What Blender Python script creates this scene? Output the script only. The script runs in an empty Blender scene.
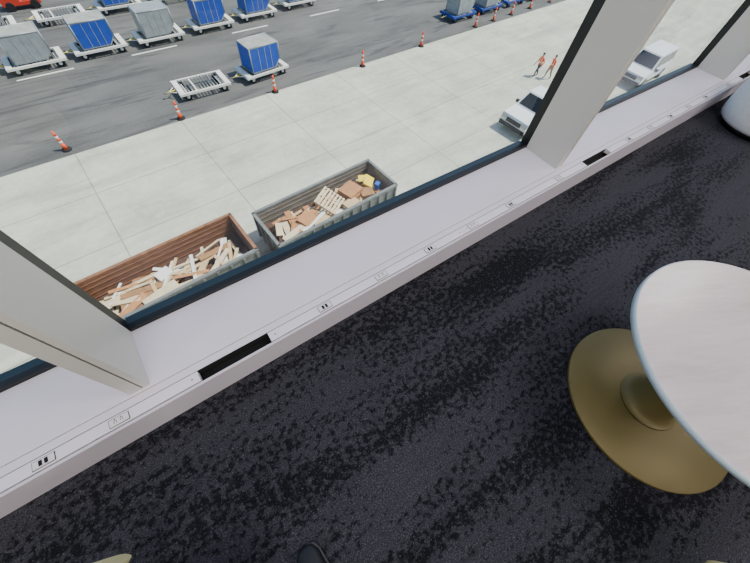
import bpy, bmesh, math, random
from mathutils import Vector, Matrix
random.seed(4)
S=bpy.context.scene
ROT=math.radians(4.5); GZ=-11.4
def g2w(p,q,z=0):
    c,s=math.cos(ROT),math.sin(ROT)
    return Vector((p*c-q*s,p*s+q*c,GZ+z))
def lin(c):
    def f(v):
        v/=255.0
        return v/12.92 if v<=.04045 else ((v+.055)/1.055)**2.4
    return (f(c[0]),f(c[1]),f(c[2]),1)
# ---------------------------------------------------------------- materials
def mat(name,rgb,rough=.6,metal=0,var=0,scale=8,stretch=(1,1,1),bump=0):
    m=bpy.data.materials.new(name); m.use_nodes=True
    nt=m.node_tree; b=nt.nodes['Principled BSDF']
    b.inputs['Roughness'].default_value=rough; b.inputs['Metallic'].default_value=metal
    c=lin(rgb); b.inputs['Base Color'].default_value=c
    if var or bump:
        tc=nt.nodes.new('ShaderNodeTexCoord'); mp=nt.nodes.new('ShaderNodeMapping')
        mp.inputs['Scale'].default_value=stretch
        n=nt.nodes.new('ShaderNodeTexNoise'); n.inputs['Scale'].default_value=scale; n.inputs['Detail'].default_value=6
        nt.links.new(tc.outputs['Object'],mp.inputs[0]); nt.links.new(mp.outputs[0],n.inputs['Vector'])
        if var:
            r=nt.nodes.new('ShaderNodeValToRGB')
            r.color_ramp.elements[0].position=.3; r.color_ramp.elements[1].position=.7
            r.color_ramp.elements[0].color=tuple(max(0,v*(1-var)) for v in c[:3])+(1,)
            r.color_ramp.elements[1].color=tuple(min(1,v*(1+var)) for v in c[:3])+(1,)
            nt.links.new(n.outputs['Fac'],r.inputs[0]); nt.links.new(r.outputs[0],b.inputs['Base Color'])
        if bump:
            bp=nt.nodes.new('ShaderNodeBump'); bp.inputs['Strength'].default_value=bump; bp.inputs['Distance'].default_value=.01
            nt.links.new(n.outputs['Fac'],bp.inputs['Height']); nt.links.new(bp.outputs[0],b.inputs['Normal'])
    return m
class NT:
    def __init__(s,m): s.m=m; s.nt=m.node_tree
    def n(s,t,**k):
        x=s.nt.nodes.new(t)
        for a,b in k.items():
            if a in x.inputs: x.inputs[a].default_value=b
            else: setattr(x,a,b)
        return x
    def l(s,a,b): s.nt.links.new(a,b)
    def math(s,op,a,b=None,clamp=False):
        x=s.nt.nodes.new('ShaderNodeMath'); x.operation=op; x.use_clamp=clamp
        for i,v in enumerate((a,b)):
            if v is None: continue
            if isinstance(v,(int,float)): x.inputs[i].default_value=v
            else: s.l(v,x.inputs[i])
        return x.outputs[0]
    def ramp(s,inp,p0,p1,c0=(0,0,0,1),c1=(1,1,1,1)):
        r=s.nt.nodes.new('ShaderNodeValToRGB'); e=r.color_ramp.elements
        e[0].position=p0;e[1].position=p1;e[0].color=c0;e[1].color=c1
        s.l(inp,r.inputs[0]); return r.outputs[0]
    def mix(s,f,a,b):
        x=s.nt.nodes.new('ShaderNodeMix'); x.data_type='RGBA'
        for i,v in ((0,f),(6,a),(7,b)):
            if isinstance(v,(int,float,tuple)): x.inputs[i].default_value=v
            else: s.l(v,x.inputs[i])
        return x.outputs[2]
def noise(N,vec,scale,detail=4,rough=.5,dist=0,stretch=None):
    if stretch:
        mp=N.n('ShaderNodeMapping'); mp.inputs['Scale'].default_value=stretch; N.l(vec,mp.inputs[0]); vec=mp.outputs[0]
    x=N.n('ShaderNodeTexNoise'); x.inputs['Scale'].default_value=scale; x.inputs['Detail'].default_value=detail
    x.inputs['Roughness'].default_value=rough; x.inputs['Distortion'].default_value=dist
    N.l(vec,x.inputs['Vector']); return x.outputs['Fac']
def carpet():
    m=mat('carpet_charcoal_pattern',(40,40,44),.95); N=NT(m); b=m.node_tree.nodes['Principled BSDF']
    tc=N.n('ShaderNodeTexCoord').outputs['Object']
    bl=noise(N,tc,38,4,.62,.2,(.9,1.05,1)); bd=noise(N,tc,2.2,4,.55,.3,(.35,1.8,1)); fine=noise(N,tc,190,2,.6)
    st=noise(N,tc,34,3,.6,0,(.06,1.6,1))
    sm=N.math('ADD',N.math('MULTIPLY',bl,.60),N.math('ADD',N.math('MULTIPLY',bd,.60),N.math('MULTIPLY',st,.12)))
    f=N.ramp(sm,.60,.68)
    grey=N.mix(N.ramp(fine,.42,.66),lin((36,36,41)),lin((72,72,80)))
    grey=N.mix(N.math('MULTIPLY',N.ramp(st,.40,.62),.6),grey,lin((46,46,52)))
    dark=N.mix(N.ramp(fine,.5,.75),lin((15,15,20)),lin((34,34,41)))
    sp=noise(N,tc,120,1,.5); spk=N.math('MULTIPLY',N.ramp(sp,.64,.70),.4)
    c=N.mix(f,dark,grey); c=N.mix(spk,c,lin((100,100,110)))
    N.l(c,b.inputs['Base Color'])
    bp=N.n('ShaderNodeBump'); bp.inputs['Strength'].default_value=.5; bp.inputs['Distance'].default_value=.004
    N.l(fine,bp.inputs['Height']); N.l(bp.outputs[0],b.inputs['Normal'])
    b.inputs['Specular IOR Level'].default_value=.15
    return m
def concrete():
    m=mat('apron_concrete',(170,172,158),.85); N=NT(m); b=m.node_tree.nodes['Principled BSDF']
    tc=N.n('ShaderNodeTexCoord').outputs['Object']
    sx=N.n('ShaderNodeSeparateXYZ'); N.l(tc,sx.inputs[0])
    def joint(o,off,per,w):
        a=N.math('FRACT',N.math('DIVIDE',N.math('ADD',o,off),per))
        d=N.math('MULTIPLY',N.math('ABSOLUTE',N.math('SUBTRACT',a,.5)),per)
        return N.math('GREATER_THAN',d,per/2-w)
    j=N.math('MAXIMUM',joint(sx.outputs[0],605-3.6,6.05,.03),joint(sx.outputs[1],390-22.6,3.9,.03))
    n1=noise(N,tc,.35,6,.6); n2=noise(N,tc,3,8,.7); n3=noise(N,tc,.5,5,.65,.5,(.25,1.6,1))
    c=N.mix(N.ramp(n1,.35,.68),lin((164,166,150)),lin((192,192,175)))
    c=N.mix(N.math('MULTIPLY',N.ramp(n2,.45,.75),.5),c,lin((208,207,191)))
    c=N.mix(N.math('MULTIPLY',N.ramp(n3,.48,.70),.6),c,lin((138,140,127)))
    c=N.mix(N.math('MULTIPLY',j,.5),c,lin((84,86,80)))
    N.l(c,b.inputs['Base Color']); return m
def asphalt():
    m=mat('ramp_asphalt',(80,82,82),.9); N=NT(m); b=m.node_tree.nodes['Principled BSDF']
    tc=N.n('ShaderNodeTexCoord').outputs['Object']
    n1=noise(N,tc,.25,5,.6,.3,(.5,1.5,1)); n2=noise(N,tc,9,6,.7); n3=noise(N,tc,.6,4,.6,1.5,(.2,1.8,1))
    c=N.mix(N.ramp(n1,.35,.65),lin((70,71,70)),lin((98,98,95)))
    c=N.mix(N.math('MULTIPLY',N.ramp(n2,.4,.7),.35),c,lin((120,118,113)))
    c=N.mix(N.math('MULTIPLY',N.ramp(n3,.54,.66),.65),c,lin((50,50,52)))
    N.l(c,b.inputs['Base Color']); return m
def tabletop():
    m=mat('laminate_grey_oak',(190,184,186),.3); N=NT(m); b=m.node_tree.nodes['Principled BSDF']
    tc=N.n('ShaderNodeTexCoord').outputs['Object']
    mp=N.n('ShaderNodeMapping'); mp.inputs['Rotation'].default_value=(0,0,.5); N.l(tc,mp.inputs[0]); v=mp.outputs[0]
    a=noise(N,v,5,6,.6,.6,(.4,2.2,1)); d=noise(N,v,60,3,.6,0,(.12,2,1))
    c=N.mix(N.ramp(a,.3,.7),lin((168,158,160)),lin((190,180,182)))
    c=N.mix(N.math('MULTIPLY',N.ramp(d,.45,.7),.3),c,lin((200,191,192)))
    N.l(c,b.inputs['Base Color']); return m
def glass():
    m=bpy.data.materials.new('window_glass'); m.use_nodes=True; N=NT(m); nt=m.node_tree
    nt.nodes.remove(nt.nodes['Principled BSDF'])
    t=N.n('ShaderNodeBsdfTransparent'); t.inputs[0].default_value=(.94,.975,.945,1)
    g=N.n('ShaderNodeBsdfGlossy'); g.inputs['Roughness'].default_value=.01; g.inputs[0].default_value=(.8,.85,.85,1)
    lw=N.n('ShaderNodeLayerWeight'); lw.inputs[0].default_value=.5
    f=N.math('ADD',N.math('MULTIPLY',N.math('POWER',lw.outputs['Facing'],4.0),.6),.04)
    mx=N.n('ShaderNodeMixShader'); N.l(f,mx.inputs[0]); N.l(t.outputs[0],mx.inputs[1]); N.l(g.outputs[0],mx.inputs[2])
    N.l(mx.outputs[0],nt.nodes['Material Output'].inputs[0]); return m
M={}
def mm(k,*a,**kw): M[k]=mat(k,*a,**kw)
M['carpet']=carpet();M['concrete']=concrete();M['asphalt']=asphalt();M['tabletop']=tabletop();M['glass']=glass()
mm('ledge_paint',(220,213,222),.4,var=.03,scale=3)
mm('cover_paint',(226,219,226),.36)
mm('nosing_paint',(206,198,206),.35)
mm('mullion_paint',(198,195,187),.4)
mm('gasket_black',(10,12,14),.5)
mm('frame_teal',(34,52,62),.4)
mm('void_black',(6,6,7),.9)
mm('groove_grey',(84,80,84),.9)
mm('ceiling_white',(205,203,198),.9,var=.03,scale=4)
mm('wall_white',(190,186,180),.85,var=.03,scale=3)
mm('ext_panel',(120,125,130),.5,var=.05,scale=1)
mm('brass',(106,94,54),.5,.3,var=.08,scale=3)
mm('brass_dark',(92,82,46),.5,.4)
mm('table_edge',(190,206,216),.4)
mm('uld_blue',(18,66,160),.55,var=.12,scale=3,bump=.3)
mm('uld_silver',(150,156,158),.45,.3,var=.12,scale=3)
mm('uld_roof',(150,152,142),.6,var=.18,scale=2)
mm('dolly_white',(215,214,205),.6,var=.1,scale=4)
mm('dolly_blue',(25,60,140),.5,var=.1,scale=4)
mm('tug_red',(190,52,30),.5)
mm('roller_steel',(125,128,128),.4,.7)
mm('tire',(22,22,23),.85)
mm('cone_orange',(220,78,30),.6)
mm('white_paint',(215,215,208),.5)
mm('rust',(124,84,58),.8,var=.3,scale=4,stretch=(1,1,5),bump=.3)
mm('rust_dark',(74,50,38),.85,var=.3,scale=5)
mm('skip_grey',(104,108,106),.6,var=.2,scale=3)
mm('skip_rail',(124,112,96),.6,var=.2,scale=3)
mm('wood_light',(190,164,122),.8,var=.2,scale=3,stretch=(1,6,1))
mm('wood_pale',(198,182,150),.8,var=.12,scale=3)
mm('wood_brown',(146,108,70),.8,var=.2,scale=4)
mm('cardboard',(166,118,76),.85,var=.1,scale=4)
mm('plastic_white',(214,214,210),.6)
mm('plastic_yellow',(226,200,30),.5)
mm('plastic_blue',(40,90,170),.5)
mm('car_white',(222,224,224),.25)
mm('car_glass',(24,30,34),.1)
mm('chrome',(160,160,160),.25,.8)
mm('lamp_red',(160,20,20),.3)
mm('hi_vis',(240,88,40),.7)
mm('reflective',(222,224,190),.4)
mm('trousers',(60,62,76),.8)
mm('khaki',(136,120,92),.8)
mm('skin',(176,122,92),.55)
mm('hair',(34,26,22),.8)
mm('eye',(240,240,238),.3)
mm('boot',(40,32,26),.6)
mm('mustard_leather',(196,188,142),.5,var=.06,scale=10)
mm('grey_fabric',(206,209,213),.7,var=.06,scale=40)
mm('dark_metal',(30,31,33),.4,.5)
mm('shoe_black',(18,18,22),.5)
mm('shoe_blue',(36,58,110),.6)
mm('shoe_sole',(60,60,64),.8)
mm('outlet_white',(222,218,220),.35)
m=bpy.data.materials.new('fill_diffuser'); m.use_nodes=True
b=m.node_tree.nodes['Principled BSDF']; b.inputs['Emission Color'].default_value=(1,.96,.9,1); b.inputs['Emission Strength'].default_value=3; M['fill_glow']=m  # glow for the added interior fill panels
# ---------------------------------------------------------------- mesh builder
class B:
    def __init__(s): s.bm=bmesh.new(); s.mats=[]
    def mi(s,k):
        if k not in s.mats: s.mats.append(k)
        return s.mats.index(k)
    def poly(s,pts,k):
        f=s.bm.faces.new([s.bm.verts.new(p) for p in pts]); f.material_index=s.mi(k); return f
    def hull8(s,bot,top,k,smooth=False):
        v=[s.bm.verts.new(p) for p in list(bot)+list(top)]; n=len(bot); i=s.mi(k)
        fs=[s.bm.faces.new(v[:n][::-1]),s.bm.faces.new(v[n:])]
        for a in range(n):
            f=s.bm.faces.new([v[a],v[(a+1)%n],v[n+(a+1)%n],v[n+a]]); f.smooth=smooth; fs.append(f)
        for f in fs: f.material_index=i
    def box(s,c,d,k,rot=None):
        R=rot if rot is not None else Matrix.Identity(3); c=Vector(c); h=Vector(d)/2
        q=[(-1,-1),(1,-1),(1,1),(-1,1)]
        s.hull8([c+R@Vector((a*h.x,b*h.y,-h.z)) for a,b in q],[c+R@Vector((a*h.x,b*h.y,h.z)) for a,b in q],k)
    def bx(s,x0,x1,y0,y1,z0,z1,k): s.box(((x0+x1)/2,(y0+y1)/2,(z0+z1)/2),(x1-x0,y1-y0,z1-z0),k)
    def cyl(s,p1,p2,r1,r2,k,seg=16):
        p1=Vector(p1);p2=Vector(p2);d=(p2-p1).normalized()
        u=d.orthogonal().normalized(); w=d.cross(u)
        ring=lambda p,r:[p+u*(r*math.cos(2*math.pi*i/seg))+w*(r*math.sin(2*math.pi*i/seg)) for i in range(seg)]
        s.hull8(ring(p1,r1),ring(p2,r2),k,True)
    def lathe(s,prof,c,k,seg=64):
        c=Vector(c); i=s.mi(k); rings=[]
        for r,z in prof:
            if r<1e-5: rings.append([s.bm.verts.new(c+Vector((0,0,z)))])
            else: rings.append([s.bm.verts.new(c+Vector((r*math.cos(2*math.pi*a/seg),r*math.sin(2*math.pi*a/seg),z))) for a in range(seg)])
        for A,C in zip(rings,rings[1:]):
            for a in range(seg):
                b2=(a+1)%seg
                vs=[A[a%len(A)],A[b2%len(A)],C[b2%len(C)],C[a%len(C)]]
                u=[]
                for v in vs:
                    if v not in u: u.append(v)
                if len(u)>2:
                    f=s.bm.faces.new(u); f.material_index=i; f.smooth=True
    def prism(s,prof,y0,y1,k):   # profile in xz extruded along y
        s.hull8([Vector((x,y0,z)) for x,z in prof],[Vector((x,y1,z)) for x,z in prof],k)
    def ell(s,c,r,k,seg=16,rg=10):
        c=Vector(c); i=s.mi(k); R=[]
        for a in range(rg+1):
            t=math.pi*a/rg
            if a in(0,rg): R.append([s.bm.verts.new(c+Vector((0,0,r[2]*math.cos(t))))])
            else: R.append([s.bm.verts.new(c+Vector((r[0]*math.sin(t)*math.cos(2*math.pi*j/seg),r[1]*math.sin(t)*math.sin(2*math.pi*j/seg),r[2]*math.cos(t)))) for j in range(seg)])
        for A,C in zip(R,R[1:]):
            for j in range(seg):
                u=[]
                for v in (A[j%len(A)],C[j%len(C)],C[(j+1)%seg%len(C)],A[(j+1)%seg%len(A)]):
                    if v not in u: u.append(v)
                f=s.bm.faces.new(u); f.material_index=i; f.smooth=True
    def obj(s,name,loc=(0,0,0),rz=0,bevel=0,seg=2):
        bmesh.ops.recalc_face_normals(s.bm,faces=s.bm.faces[:])
        me=bpy.data.meshes.new(name); s.bm.to_mesh(me); s.bm.free()
        for k in s.mats: me.materials.append(M[k])
        o=bpy.data.objects.new(name,me); S.collection.objects.link(o); o.location=loc; o.rotation_euler=(0,0,rz)
        if bevel:
            md=o.modifiers.new('bevel','BEVEL'); md.width=bevel; md.segments=seg; md.limit_method='ANGLE'; md.angle_limit=math.radians(40)
        return o
def dup(o,loc,rz=None):
    n=o.copy(); S.collection.objects.link(n); n.location=loc
    n.name=o.name.split('.')[0]
    if rz is not None: n.rotation_euler=(0,0,rz)
    return n
# ---------------------------------------------------------------- room shell
XL,XR=-6.2,10.72; YB=-5.5; ZC=3.2; LZ=.17; YF=.64; YG=1.04
b=B(); b.bx(XL,XR,YB,YF,-.3,0,'carpet'); b.obj('floor')
b=B(); b.bx(XL-.2,XR+.2,YB-.2,1.18,ZC,ZC+.25,'ceiling_white'); b.obj('ceiling')
b=B(); b.bx(XL-.2,XR+.2,YB-.2,YB,-.3,ZC,'wall_white'); b.obj('wall_back')
b=B(); b.bx(XL-.2,XL,YB,1.18,-.3,ZC,'wall_white'); b.obj('wall_left')
b=B(); b.bx(XR,XR+.2,YB,1.18,-.3,ZC,'wall_white'); b.obj('wall_right')
b=B(); b.bx(XL,XR,YB,YB+.015,0,.1,'gasket_black'); b.obj('baseboard_back')
b=B(); b.bx(XL-.2,XR+.2,.75,1.12,GZ,-.3,'ext_panel')
for i in range(7): b.bx(XL-.2,XR+.2,1.12,1.125,GZ+.5+i*1.5,GZ+.53+i*1.5,'gasket_black')
b.obj('wall_exterior')
# ---------------------------------------------------------------- window ledge with power trough
b=B()
b.bx(XL,XR,YF,.652,0,LZ,'nosing_paint')
b.bx(XL,XR,.652,.654,0,LZ-.002,'void_black')
b.bx(XL,XR,.654,.706,0,LZ-.05,'void_black')
b.bx(XL,XR,.706,.708,0,LZ-.002,'void_black')
b.bx(XL,XR,.708,.741,0,LZ,'ledge_paint')
b.bx(XL,XR,.741,.7445,0,LZ-.006,'groove_grey')
b.bx(XL,XR,.7445,YG-.001,0,LZ,'ledge_paint')
b.bx(XL,XR,YF,YG+.08,-.3,0,'ext_panel')
for k in range(-2,4):
    s0=.01+2.82*k; s1=s0+2.5
    if s0>XR: continue
    s0=max(s0,XL); s1=min(s1,XR); n=2; L=(s1-s0)/n
    for j in range(n):
        b.bx(s0+j*L+.001,s0+(j+1)*L-.001,.6568,.7040,LZ-.03,LZ+.0015,'cover_paint')
        for x in(s0+j*L+.03,s0+(j+1)*L-.03):
            b.cyl((x,.680,LZ+.0015),(x,.680,LZ+.0028),.004,.004,'roller_steel',10)
b.obj('window_ledge',bevel=.001)
def outlet(usb):
    b=B(); b.bx(-.034,.034,-.0145,.0145,0,.003,'outlet_white')
    b.bx(-.0365,.0365,-.017,.017,0,.0012,'dark_metal')
    if usb:
        for s in(-.009,.009): b.bx(s-.0055,s+.0055,-.010,.010,.003,.0045,'void_black')
    else:
        b.bx(-.02,.02,-.011,.011,.003,.005,'outlet_white')
        for s in(-.012,.010):
            b.bx(s-.005,s-.003,-.006,.003,.005,.0056,'void_black'); b.bx(s+.003,s+.005,-.006,.003,.005,.0056,'void_black')
            b.cyl((s,.007,.005),(s,.007,.0057),.0028,.0028,'void_black',8)
    return b.obj('usb_charging_socket' if usb else 'power_outlet')
OA,OB=outlet(True),outlet(False); first={0:True,1:True}
for base in(-2.82,0,2.82,5.64):
    for j in range(6):
        x=.305+.345*j+base
        if j==5: x=2.2+base
        idx=j%2 if j<5 else 1
        src=OA if idx==0 else OB
        loc=(x,.680,LZ+.0016)
        if first[idx]: src.location=loc; first[idx]=False
        else: dup(src,loc)
for x in(-.87,): dup(OA,(x,.680,LZ+.0016))
# ---------------------------------------------------------------- mullions and windows
mx=[-.562+2.82*k for k in range(-2,5)]
for i,x in enumerate(mx):
    b=B(); w=.074; z0=LZ+.0005
    b.bx(x,x+w,.785,1.035,z0,ZC,'mullion_paint')
    b.bx(x,x+.046,.755,.785,z0,ZC,'mullion_paint')
    b.bx(x+.052,x+w,.755,.785,z0,ZC,'mullion_paint')
    b.bx(x+.046,x+.052,.768,.785,z0,ZC,'void_black')
    b.bx(x+.004,x+w-.004,1.035,1.10,z0,ZC,'gasket_black')
    b.obj('window_mullion')
for i in range(len(mx)+1):
    x0=XL if i==0 else mx[i-1]+.071; x1=XR if i==len(mx) else mx[i]+.003
    if x1-x0<.1: continue
    b=B()
    b.bx(x0,x1,YG,YG+.03,.0,LZ+.022,'gasket_black')
    b.bx(x0,x1,YG+.03,YG+.075,.0,LZ+.012,'frame_teal')
    b.bx(x0,x1,YG,YG+.09,ZC-.12,ZC,'gasket_black')
    b.poly([(x0,YG+.045,LZ+.012),(x1,YG+.045,LZ+.012),(x1,YG+.045,ZC-.12),(x0,YG+.045,ZC-.12)],'glass')
    b.obj('window_%d'%(i+1))
# unseen glowing ceiling panels and area lights, added to brighten the interior
for x in(-3.5,-.7,2.1,4.9,7.7):
    for y in(-.6,-3.2):
        b=B(); b.bx(-.6,.6,-.3,.3,-.03,0,'dark_metal'); b.bx(-.57,.57,-.27,.27,-.032,-.03,'fill_glow'); b.obj('added_fill_panel',(x,y,ZC))
        l=bpy.data.lights.new('interior_fill','AREA'); l.shape='RECTANGLE'; l.size=1.1; l.size_y=.5; l.energy=44; l.color=(1,.95,.94)
        o=bpy.data.objects.new('interior_fill',l); S.collection.objects.link(o); o.location=(x,y,ZC-.05)
# ---------------------------------------------------------------- table
b=B(); R=.395
b.lathe([(0,0),(R-.004,0),(R,.004),(R,.018),(R-.004,.022),(.14,.024)],(-.005,0,0),'brass')
b.lathe([(.14,.024),(.125,.028),(.11,.045),(.10,.08),(.09,.13),(.083,.2),(.08,.3),(.082,.4),(.095,.47),(.13,.52),(.2,.538),(.2,.54)],(0,0,0),'brass')
b.lathe([(0,.54),(.452,.54),(.469,.548)],(0,0,0),'brass_dark',96)
b.lathe([(.462,.546),(.472,.548),(.472,.572),(.468,.576)],(0,0,0),'table_edge',96)
b.lathe([(.468,.576),(.0,.576)],(0,0,0),'tabletop',96)
b.obj('round_pedestal_table',(1.435,-.58,0))
# ---------------------------------------------------------------- tub chairs
def chair(k,loc,rz,full=False):
    b=B(); path=[]; zl=.05 if full else .40
    for i in range(5): path.append((.30-.06*i,.30))
    for i in range(1,20):
        a=math.pi/2+math.pi*i/20; path.append((.06+.30*math.cos(a)*1.1,.30*math.sin(a)))
    for i in range(5): path.append((.06+.06*i,-.30))
    n=len(path); i0=b.mi(k); rings=[]
    for j,(x,y) in enumerate(path):
        a=path[max(0,j-1)]; c=path[min(n-1,j+1)]; t=Vector((c[0]-a[0],c[1]-a[1],0)).normalized(); nn=Vector((-t.y,t.x,0))
        u=min(j,n-1-j)/(n/2); top=.60+.18*max(0,(u-.25))**1.2; sc=.45 if j in(0,n-1) else (.88 if j in(1,n-2) else 1)
        ring=[]
        for q in range(20):
            th=2*math.pi*q/20; cx=.034*sc*math.cos(th); sz=math.sin(th)
            zc=(top+zl)/2; hz=(top-zl)/2*(.93 if sc<1 else 1)
            zz=zc+(abs(sz)**.5)*(1 if sz>0 else -1)*hz
            ring.append(b.bm.verts.new(Vector((x,y,zz))+nn*cx))
        rings.append(ring)
    for A,C in zip(rings,rings[1:]):
        for q in range(20):
            f=b.bm.faces.new([A[q],A[(q+1)%20],C[(q+1)%20],C[q]]); f.smooth=True; f.material_index=i0
    for r in(rings[0],rings[-1]):
        f=b.bm.faces.new(r); f.material_index=i0
    b.lathe([(0,.36),(.24,.36),(.27,.38),(.275,.42),(.26,.455),(0,.465)],(.03,0,0),k,32)
    if full: b.lathe([(0,.05),(.27,.05),(.27,.36),(0,.36)],(.02,0,0),k,32); b.lathe([(0,0),(.25,0),(.25,.05),(0,.05)],(.02,0,0),'dark_metal',32)
    else: b.cyl((0,0,.02),(0,0,.36),.03,.03,'dark_metal'); b.lathe([(0,0),(.21,0),(.21,.012),(.03,.03),(0,.03)],(0,0,0),'dark_metal',32)
    return b.obj('tub_chair',loc,rz)
chair('mustard_leather',(-.672,-.222,0),math.radians(32))
chair('mustard_leather',(.482,-1.105,0),0)
chair('grey_fabric',(4.80,.23,0),0,True)
# shoe
b=B(); 
prof=[(0,-.30,.028,.09),(0,-.26,.036,.10),(0,-.18,.036,.095),(0,-.10,.044,.07),(0,-.04,.046,.05),(0,-.012,.036,.04),(0,0,.016,.03)]
prev=None
for x,y,w,h in prof:
    ring=[b.bm.verts.new((w*math.cos(2*math.pi*i/16),y,.022+max(0,math.sin(2*math.pi*i/16))*(h-.02))) for i in range(16)]
    if prev:
        for i in range(16):
            f=b.bm.faces.new([prev[i],prev[(i+1)%16],ring[(i+1)%16],ring[i]]); f.smooth=True; f.material_index=b.mi('shoe_black')
    else: f=b.bm.faces.new(ring); f.material_index=b.mi('shoe_black')
    prev=ring
f=b.bm.faces.new(prev); f.material_index=b.mi('shoe_black')
out=[(w+.004,y) for x,y,w,h in prof]; pts=[(w,y) for w,y in out]+[(-w,y) for w,y in reversed(out)]
b.hull8([Vector((x,y,0)) for x,y in pts],[Vector((x,y,.022)) for x,y in pts],'shoe_sole')
for i in range(4): b.box((0,-.08-.025*i,.066+.006*i),(.05,.008,.006),'shoe_blue')
b.obj('sneaker',(-.25,-.09,0),.1)
# ---------------------------------------------------------------- outdoor ground
def plane(name,p0,p1,q0,q1,k,z=0):
    b=B(); b.bx(p0,p1,q0,q1,-.2,0,k); return b.obj(name,(0,0,GZ+z),ROT)
plane('ground_concrete_apron',-70,160,-2,22.6,'concrete')
plane('ground_asphalt_ramp',-70,160,22.6,160,'asphalt')
b=B()
for p in(-10,-1.7,5.6,13.7,21.6,30): b.bx(p-1.7,p+1.7,32.35,32.5,0,.006,'white_paint')
b.bx(-60,120,47,47.15,0,.006,'white_paint')
b.obj('ground_lane_markings',(0,0,GZ),ROT)
# delineators
b=B(); b.lathe([(0,0),(.26,0),(.26,.06),(.11,.08),(.09,.08)],(0,0,0),'tire',8)
for z0,z1,k in((.05,.45,'cone_orange'),(.45,.58,'white_paint'),(.58,.75,'cone_orange'),(.75,.88,'white_paint'),(.88,1.1,'cone_orange')):
    b.cyl((0,0,z0),(0,0,z1),.12-.05*z0,.12-.05*z1,k,12)
b.ell((0,0,1.1),(.06,.06,.06),'cone_orange',10,6)
D=b.obj('traffic_delineator_post',g2w(3.7,22.8))
for p,q in((-2.7,23.2),(10.4,22.5),(18.3,22.3),(25.2,22.5),(33.2,22.9),(36.2,23.0),(39.4,23.1),(43,23.2),(47,23.2)): dup(D,g2w(p,q))
# ---------------------------------------------------------------- dolly + ULD
def dolly(b,fr='dolly_white'):
    L,W,z=1.75,.95,.5
    for y in(-W,W): b.bx(-L,L,y-.06,y+.06,z-.1,z+.04,fr)
    for x in(-L,-.6,.6,L-.1): b.bx(x,x+.1,-W,W,z-.12,z-.02,fr)
    for i in range(15): x=-1.5+i*.215; b.cyl((x,-.85,z),(x,.85,z),.035,.035,'roller_steel',8)
    for x in(-1.72,1.38): b.bx(x,x+.34,-W+.05,W-.05,z+.0,z+.07,fr)
    for x in(-1.25,1.25):
        b.cyl((x,-.8,.24),(x,.8,.24),.04,.04,'dark_metal',8)
        for y in(-.78,.78):
            b.cyl((x,y-.09,.24),(x,y+.09,.24),.24,.24,'tire',20); b.cyl((x,y-.095,.24),(x,y+.095,.24),.11,.11,fr,12)
        b.bx(x-.08,x+.08,-.6,.6,.24,z-.1,fr)
    b.cyl((-L,0,.42),(-2.45,0,.36),.04,.03,'plastic_yellow',8); b.cyl((-L,-.4,.42),(-2.2,0,.38),.03,.03,fr,8); b.cyl((-L,.4,.42),(-2.2,0,.38),.03,.03,fr,8)
    b.cyl((-2.45,0,.34),(-2.45,0,.40),.09,.09,'roller_steel',12)
def uld(b,front,roof='uld_roof'):
    z0,z1=.58,2.15; xa,xb=-1.1,1.05; y=.8
    prof=[(xa,z0),(xb-.3,z0),(xb+.15,z0+.5),(xb+.15,z1),(xa,z1)]
    b.prism(prof,-y,y,'uld_silver')
    b.bx(xa+.03,xb+.1,-y+.03,y-.03,z1,z1+.02,roof)
    pf=[(xa+.06,z0+.08),(xb-.32,z0+.08),(xb+.08,z0+.54),(xb+.08,z1-.07),(xa+.06,z1-.07)]
    b.prism(pf,-y-.02,-y,front); b.prism(pf,y,y+.02,front)
    b.bx(xa-.02,xa,-y+.06,y-.06,z0+.08,z1-.07,front)
    for i in(-.45,.05,.5): b.bx(i,i+.035,-y-.035,-y-.02,z0+.1,z1-.1,'uld_silver')
    for yy in(-y,y):
        for x in(xa,xb+.15): b.cyl((x,yy,z0+(.5 if x>0 else 0)),(x,yy,z1),.035,.035,'uld_silver',8)
        b.cyl((xa,yy,z1),(xb+.15,yy,z1),.035,.035,'uld_silver',8)
    for x in(xa,xb+.15): b.cyl((x,-y,z1),(x,y,z1),.035,.035,'uld_silver',8)
def cart(p,q,front,kind='cargo_container_dolly',fr='dolly_white',rz=0,roof='uld_roof'):
    b=B(); dolly(b,fr)
    if front: uld(b,front,roof)
    return b.obj(kind,g2w(p,q),ROT+rz)
cart(-1.8,33.8,'uld_silver'); cart(2.3,34.0,'uld_blue'); cart(6.6,33.9,'uld_silver',roof='uld_silver'); cart(11.0,34.2,'uld_blue'); cart(15.4,34.6,'uld_blue')
cart(-6.2,34.0,'uld_blue'); cart(20.1,35.2,'uld_blue')
cart(10.9,25.2,'uld_blue',rz=.06)
cart(-3.4,40.6,'uld_blue'); cart(5.8,41.0,'uld_blue'); cart(-7.8,40.4,'uld_silver')
cart(1.4,40.8,None,'empty_container_dolly'); cart(10.4,41.2,None,'empty_container_dolly')
cart(6.3,25.3,None,'empty_container_dolly',rz=-.05)
cart(33.2,25.4,'uld_silver',fr='dolly_blue'); cart(37.6,25.4,'uld_silver',fr='dolly_blue')
for p in(42.0,46.4,50.8): cart(p,25.4,None,'empty_container_dolly','dolly_blue')
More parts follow.
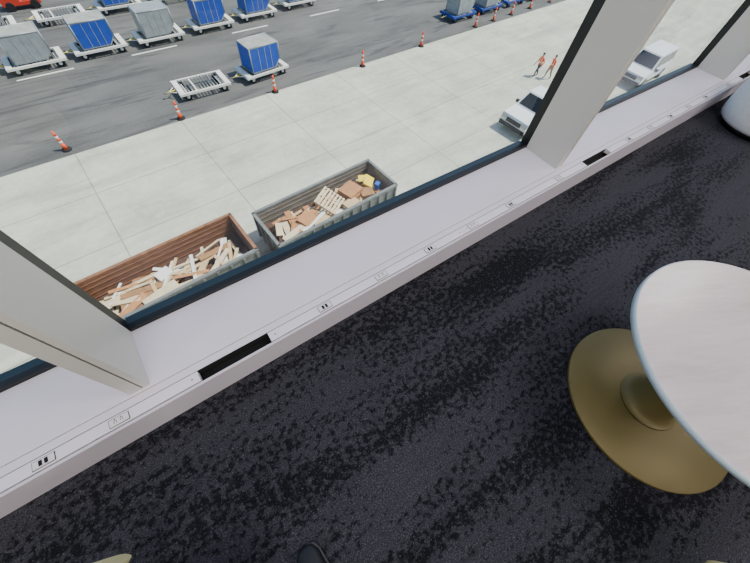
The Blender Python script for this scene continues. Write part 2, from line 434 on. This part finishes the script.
# baggage tractor
b=B(); b.prism([(-1.3,.3),(-1.35,.75),(-1.2,.95),(-.1,1.0),(-.05,.55),(.7,.55),(.75,.9),(1.3,.9),(1.35,.3)],-.6,.6,'tug_red')
for x in(-.85,.85):
    for y in(-.62,.62): b.cyl((x,y-.1,.3),(x,y+.1,.3),.3,.3,'tire',20)
b.bx(.2,.65,-.45,.45,.55,.75,'dark_metal'); b.bx(.6,.72,-.45,.45,.75,1.2,'dark_metal'); b.cyl((-.05,0,.9),(.1,0,1.15),.03,.03,'dark_metal'); b.cyl((.1,0,1.13),(.12,0,1.16),.2,.2,'dark_metal')
for y in(-.55,.55): b.cyl((1.2,y,.9),(1.2,y,1.9),.03,.03,'dark_metal'); b.cyl((-.1,y,1.0),(0,y,1.9),.03,.03,'dark_metal')
b.bx(-.15,1.3,-.62,.62,1.88,1.94,'cone_orange')
b.obj('baggage_tractor',g2w(-.6,44.6),ROT,bevel=.02)
# ---------------------------------------------------------------- roll-off dumpsters
def skip(name,p0,p1,q0,q1,h,wall,rail,outer):
    L=(p1-p0)/2; W=(q1-q0)/2; b=B(); t=.06
    b.bx(-L,L,-W,W,.15,.25,'rust_dark')
    for y in(-W,W-t):
        b.bx(-L,L,y,y+t,.25,h,wall)
    for x in(-L,L-t): b.bx(x,x+t,-W+t,W-t,.25,h,wall)
    b.bx(-L,L,-W-.012,-W,.2,h,outer)
    n=int(2*L/.55)
    for i in range(n+1):
        x=-L+.05+i*(2*L-.1)/n
        for y0,y1 in((-W-.1,-W-.01),(W,W+.09)): b.bx(x-.045,x+.045,y0,y1,.2,h-.04,outer)
    for i in range(5):
        y=-W+.15+i*(2*W-.3)/4
        for x0,x1 in((-L-.09,-L),(L,L+.09)): b.bx(x0,x1,y-.045,y+.045,.2,h-.04,outer)
    for z in(.55,.85,1.15,1.4): b.bx(-L+t,L-t,W-t-.02,W-t,z,z+.035,rail)
    for y in(-W,W): b.bx(-L-.06,L+.06,y-.07,y+.07,h-.05,h+.07,rail if y>0 else outer)
    for x in(-L,L): b.bx(x-.07,x+.07,-W,W,h-.05,h+.07,rail)
    for x in(-L+.5,L-.5):
        for y in(-W+.5,W-.5): b.cyl((x,y-.1,.12),(x,y+.1,.12),.12,.12,'dark_metal',12)
    for y in(-.5,.5): b.bx(-L,L,y-.07,y+.07,.0,.15,'dark_metal')
    return b.obj(name,g2w((p0+p1)/2,(q0+q1)/2),ROT)
SK1=skip('rolloff_dumpster',-5.0,2.1,9.25,11.75,1.6,'rust','rust','skip_grey')
SK2=skip('rolloff_dumpster',2.98,9.85,8.85,11.2,1.6,'skip_rail','skip_grey','skip_grey')
def Rz(a,tx=0,ty=0): return (Matrix.Rotation(a,3,'Z')@Matrix.Rotation(tx,3,'X')@Matrix.Rotation(ty,3,'Y'))
def debris(name,par,p0,p1,q0,q1,n,zb,special):
    cp,cq=(p0+p1)/2,(q0+q1)/2; b=B(); L=(p1-p0)/2;W=(q1-q0)/2
    b.box((0,0,(.25+zb)/2),(2*L,2*W,zb-.25),'rust_dark')
    ks=['wood_light','wood_light','wood_pale','wood_brown','wood_pale','cardboard','plastic_white']
    for i in range(n):
        l=random.uniform(.6,1.9); w=random.choice([.08,.12,.14,.3]); a=random.choice([0,0,math.pi/2,.4,-.5,1.1])+random.uniform(-.25,.25)
        ex=abs(math.cos(a))*l/2+.15; ey=abs(math.sin(a))*l/2+.15
        if ey>W: l=2*W*.7; ey=W*.9; ex=min(ex,L)
        x=random.uniform(-L+ex,L-ex); y=random.uniform(-W+ey,max(-W+ey+.01,W-ey)); y=min(y,W*.55)
        z=zb+.04+random.random()*.42
        b.box((x,y,z),(l,w,.045),random.choice(ks),Rz(a,random.uniform(-.15,.15),random.uniform(-.12,.12)))
    special(b,cp,cq)
    o=b.obj(name,(0,0,0),0); o.parent=par
def boxat(b,p,q,z,d,k,cp,cq,a=0,tx=0): b.box((p-cp,q-cq,z),d,k,Rz(a,tx))
def palletat(b,p,q,z,cp,cq,a,tx):
    R=Rz(a,tx); c=Vector((p-cp,q-cq,z))
    for i in range(7): b.box(c+R@Vector((0,-.54+.18*i,.06)),(1.2,.1,.022),'wood_pale',R)
    for i in(-.55,0,.55): b.box(c+R@Vector((i,0,0)),(.06,1.2,.1),'wood_light',R)
    for i in range(4): b.box(c+R@Vector((0,-.5+.33*i,-.06)),(1.2,.1,.02),'wood_pale',R)
def spL(b,cp,cq):
    boxat(b,-1.5,10.9,.85,(.6,.5,.3),'plastic_white',cp,cq,.3)
    boxat(b,-1.9,9.9,1.0,(1.4,.6,.05),'wood_pale',cp,cq,.2,.1)
    boxat(b,-.2,10.2,.9,(1.4,.25,.08),'wood_light',cp,cq,.8)
    boxat(b,.6,10.1,1.0,(1.5,.2,.06),'wood_pale',cp,cq,.6,.1)
    boxat(b,1.2,10.3,.95,(1.2,.14,.06),'wood_light',cp,cq,1.2)
    boxat(b,-2.8,10.2,.9,(1.2,.8,.05),'wood_brown',cp,cq,-.2,.1)
def spR(b,cp,cq):
    palletat(b,6.5,10.1,1.35,cp,cq,.5,.35)
    boxat(b,7.9,10.2,1.1,(1.0,.9,.5),'cardboard',cp,cq,.25); boxat(b,8.6,9.7,1.0,(.7,.6,.4),'wood_brown',cp,cq,-.3)
    boxat(b,5.0,9.9,1.0,(.8,.7,.5),'cardboard',cp,cq,.4,.2); boxat(b,7.4,9.5,1.05,(.8,.5,.4),'wood_light',cp,cq,.1)
    boxat(b,9.1,10.2,1.25,(.75,.5,.12),'plastic_yellow',cp,cq,.7,.4); boxat(b,8.95,10.5,1.3,(.5,.35,.1),'plastic_yellow',cp,cq,-.5,.4); boxat(b,9.3,10.4,1.1,(.35,.5,.1),'plastic_yellow',cp,cq,.2,-.5)
    boxat(b,9.4,9.8,1.1,(.3,.25,.35),'plastic_blue',cp,cq,.4)
    boxat(b,4.4,9.6,1.1,(1.9,.3,.06),'wood_pale',cp,cq,.2,.1); boxat(b,5.4,9.6,1.15,(2.0,.18,.06),'plastic_white',cp,cq,.3)
    boxat(b,5.9,9.95,1.0,(1.2,.9,.05),'wood_pale',cp,cq,-.2,.2)
debris('scrap_wood_pile',SK1,-4.85,1.95,9.37,11.63,75,.55,spL)
debris('scrap_wood_pile',SK2,3.13,9.70,8.97,11.08,80,.7,spR)
# ---------------------------------------------------------------- vehicles (front towards -x)
def quad(b,c,s0,s1,t0,t1,off,k):
    c=[Vector(v) for v in c]
    def P(s,t): return (c[0]*(1-s)+c[1]*s)*(1-t)+(c[3]*(1-s)+c[2]*s)*t
    n=(c[1]-c[0]).cross(c[3]-c[0]).normalized()*off
    b.hull8([P(s0,t0),P(s1,t0),P(s1,t1),P(s0,t1)],[P(s0,t0)+n,P(s1,t0)+n,P(s1,t1)+n,P(s0,t1)+n],k)
def vehicle(name,kind,loc,rz):
    b=B(); w=.98
    low=[(-2.65,.45),(-2.72,.75),(-2.6,1.02),(-1.35,1.18),(2.6,1.18),(2.68,.6),(2.6,.42)]
    if kind=='truck': low=[(-2.65,.45),(-2.72,.75),(-2.6,1.05),(-1.35,1.16),(.75,1.16),(.75,.75),(2.7,.75),(2.75,.5),(2.7,.42)]
    b.prism(low,-w,w,'car_white')
    if kind=='van': x=(-1.45,2.62,-.65,2.5); zt=2.0
    else: x=(-1.4,.75,-.6,.6); zt=1.85
    zb=1.16; wt=.8
    bot=[(x[0],-w+.02,zb),(x[1],-w+.02,zb),(x[1],w-.02,zb),(x[0],w-.02,zb)]; top=[(x[2],-wt,zt),(x[3],-wt,zt),(x[3],wt,zt),(x[2],wt,zt)]
    b.hull8(bot,top,'car_white')
    quad(b,(bot[0],bot[1],top[1],top[0]),.05,.95,.12,.85,.012,'car_glass')
    quad(b,(bot[2],bot[3],top[3],top[2]),.05,.95,.12,.85,.012,'car_glass')
    quad(b,(bot[3],bot[0],top[0],top[3]),.06,.94,.1,.9,.012,'car_glass')
    quad(b,(bot[1],bot[2],top[2],top[1]),.08,.92,.2,.85,.012,'car_glass')
    npl=(.3,.55,.78) if kind=='van' else (.5,)
    for s in npl:
        quad(b,(bot[0],bot[1],top[1],top[0]),s,s+.025,.05,.95,.02,'car_white'); quad(b,(bot[2],bot[3],top[3],top[2]),1-s-.025,1-s,.05,.95,.02,'car_white')
    if kind=='truck':
        for y in(-w,w-.08): b.bx(.75,2.7,y,y+.08,.75,1.2,'car_white')
        b.bx(2.62,2.72,-w,w,.75,1.2,'car_white'); b.bx(.76,2.62,-.9,.9,.75,.77,'dark_metal')
        b.bx(.8,1.4,-.85,.85,.77,1.25,'roller_steel')
    for xx in(-1.75,1.7):
        for y in(-.9,.9):
            b.cyl((xx,y-.12,.36),(xx,y+.12,.36),.36,.36,'tire',24); b.cyl((xx,y-.13,.36),(xx,y+.13,.36),.2,.2,'chrome',16)
    b.bx(-2.78,-2.62,-.95,.95,.38,.58,'dark_metal'); b.bx(2.6,2.8,-.95,.95,.4,.58,'chrome')
    b.bx(-2.74,-2.68,-.55,.55,.68,.92,'dark_metal')
    for y in(-.78,.78): b.bx(-2.73,-2.60,y-.16,y+.16,.78,.95,'chrome'); b.bx(2.62,2.71,y-.1,y+.1,.75,1.05,'lamp_red')
    for y in(-1.08,1.08): b.bx(-1.2,-1.05,y-.1,y+.1,1.15,1.32,'dark_metal')
    for y in(-w-.004,w): b.bx(-.6,.5,y,y+.004,.75,.95,'plastic_blue')
    o=b.obj(name,loc,rz,bevel=.05,seg=3); o.scale=(1.08,1.08,1.08); return o
vehicle('white_pickup_truck','truck',g2w(24.3,9.5),ROT)
vehicle('white_service_van','van',g2w(39.0,8.2),ROT)
# ---------------------------------------------------------------- people
def person(loc,rz,pants,ph):
    J={}; E=[]
    def j(n,co,r,par=None):
        J[n]=(co,r); 
        if par: E.append((par,n))
    s=ph
    j('pel',(0,0,.96),.15); j('wst',(.01,0,1.12),.135,'pel'); j('chs',(.02,0,1.32),.16,'wst'); j('nkb',(.02,0,1.47),.075,'chs'); j('nk',(.04,0,1.55),.055,'nkb'); j('hd',(.05,0,1.62),.06,'nk')
    for sd,ff in((1,s),(-1,-s)):
        n='L' if sd>0 else 'R'
        j('sh'+n,(.02,sd*.19,1.42),.068,'chs'); j('el'+n,(-.10*ff-.02,sd*.26,1.15),.05,'sh'+n); j('wr'+n,(-.16*ff+.14,sd*.25,.93),.032,'el'+n); j('pm'+n,(-.18*ff+.19,sd*.24,.85),.03,'wr'+n)
        j('hp'+n,(0,sd*.095,.88),.105,'pel'); j('kn'+n,(.14*ff+.04,sd*.10,.50),.072,'hp'+n); j('an'+n,(.20*ff-(.0 if ff>0 else .08),sd*.10,.09 if ff>0 else .12),.048,'kn'+n)
        j('to'+n,(.20*ff+(.18 if ff>0 else .07),sd*.11,.045),.042,'an'+n)
    names=list(J); me=bpy.data.meshes.new('sk'); me.from_pydata([J[n][0] for n in names],[(names.index(a),names.index(c)) for a,c in E],[])
    o=bpy.data.objects.new('sk',me); S.collection.objects.link(o); md=o.modifiers.new('s','SKIN')
    for i,n in enumerate(names):
        r=J[n][1]; me.skin_vertices[0].data[i].radius=(r,r*(1.15 if n in('chs','wst') else 1)); me.skin_vertices[0].data[i].use_root=(n=='pel')
    o.modifiers.new('u','SUBSURF').levels=2
    dg=bpy.context.evaluated_depsgraph_get(); dg.update(); em=bpy.data.meshes.new_from_object(o.evaluated_get(dg))
    bpy.data.objects.remove(o)
    b=B(); b.bm.from_mesh(em)
    for f in b.bm.faces:
        c=f.calc_center_median(); f.smooth=True
        if c.z<.12: k='boot'
        elif abs(c.y)>.205 and c.z<.98: k='skin'
        elif abs(c.y)>.19 and c.z<1.22: k='hi_vis' if c.z>1.1 else 'skin'
        elif c.z<.95: k=pants
        elif c.z<1.5: k='reflective' if (1.08<c.z<1.13 or (1.15<c.z<1.45 and .08<abs(c.y)<.12)) else 'hi_vis'
        else: k='skin'
        f.material_index=b.mi(k)
    # head, face, hair
    b.ell((.06,0,1.68),(.095,.078,.118),'skin'); b.ell((.045,0,1.71),(.1,.085,.10),'hair'); b.ell((.152,0,1.665),(.016,.012,.022),'skin',8,6)
    for y in(-.03,.03): b.ell((.143,y,1.685),(.01,.013,.008),'eye',8,6)
    for y in(-.08,.08): b.ell((.055,y,1.67),(.018,.01,.03),'skin',8,6)
    b.box((.145,0,1.628),(.014,.04,.007),'cone_orange')
    for sd,ff in((1,s),(-1,-s)):
        c=Vector((-.18*ff+.19,sd*.24,.85))
        for i,(dx,l) in enumerate(((.03,.07),(.01,.08),(-.01,.075),(-.03,.06))):
            a=c+Vector((dx,0,-.02)); m1=a+Vector((.008,-sd*.004,-l*.55)); b.cyl(a,m1,.0095,.0085,'skin',8); b.cyl(m1,m1+Vector((.012,-sd*.012,-l*.45)),.0085,.006,'skin',8)
        b.cyl(c+Vector((.03,0,.02)),c+Vector((.06,-sd*.015,-.03)),.011,.008,'skin',8)
    return b.obj('airport_worker',loc,rz)
person(g2w(30.3,13.5),ROT+math.pi-.4,'trousers',1)
person(g2w(30.9,12.7),ROT+math.pi-.4,'khaki',-1)
# ---------------------------------------------------------------- light
sun=bpy.data.lights.new('sun','SUN'); sun.energy=7.4; sun.angle=.009; sun.color=(1,.96,.89)
o=bpy.data.objects.new('sun',sun); S.collection.objects.link(o)
o.rotation_euler=Vector((.55,-.22,1)).to_track_quat('Z','Y').to_euler()
w=bpy.data.worlds.new('sky'); S.world=w; w.use_nodes=True; nt=w.node_tree; bg=nt.nodes['Background']
sk=nt.nodes.new('ShaderNodeTexSky'); sk.sky_type='NISHITA'; sk.sun_disc=False; sk.sun_elevation=math.radians(55); sk.sun_rotation=math.radians(110)
nt.links.new(sk.outputs[0],bg.inputs[0]); bg.inputs[1].default_value=.27
# ---------------------------------------------------------------- camera
cam=bpy.data.cameras.new('camera'); co=bpy.data.objects.new('camera',cam); S.collection.objects.link(co)
cam.sensor_width=36; cam.lens=320/750*36; cam.clip_start=.03; cam.clip_end=600
fw=Vector((.356,.3957,-.8466)).normalized(); rt=Vector((.8175,-.5707,.0767)); rt=(rt-fw*rt.dot(fw)).normalized(); up=rt.cross(fw)
mt=Matrix((rt,up,-fw)).transposed().to_4x4(); mt.translation=Vector((0,0,1.6)); co.matrix_world=mt
S.camera=co
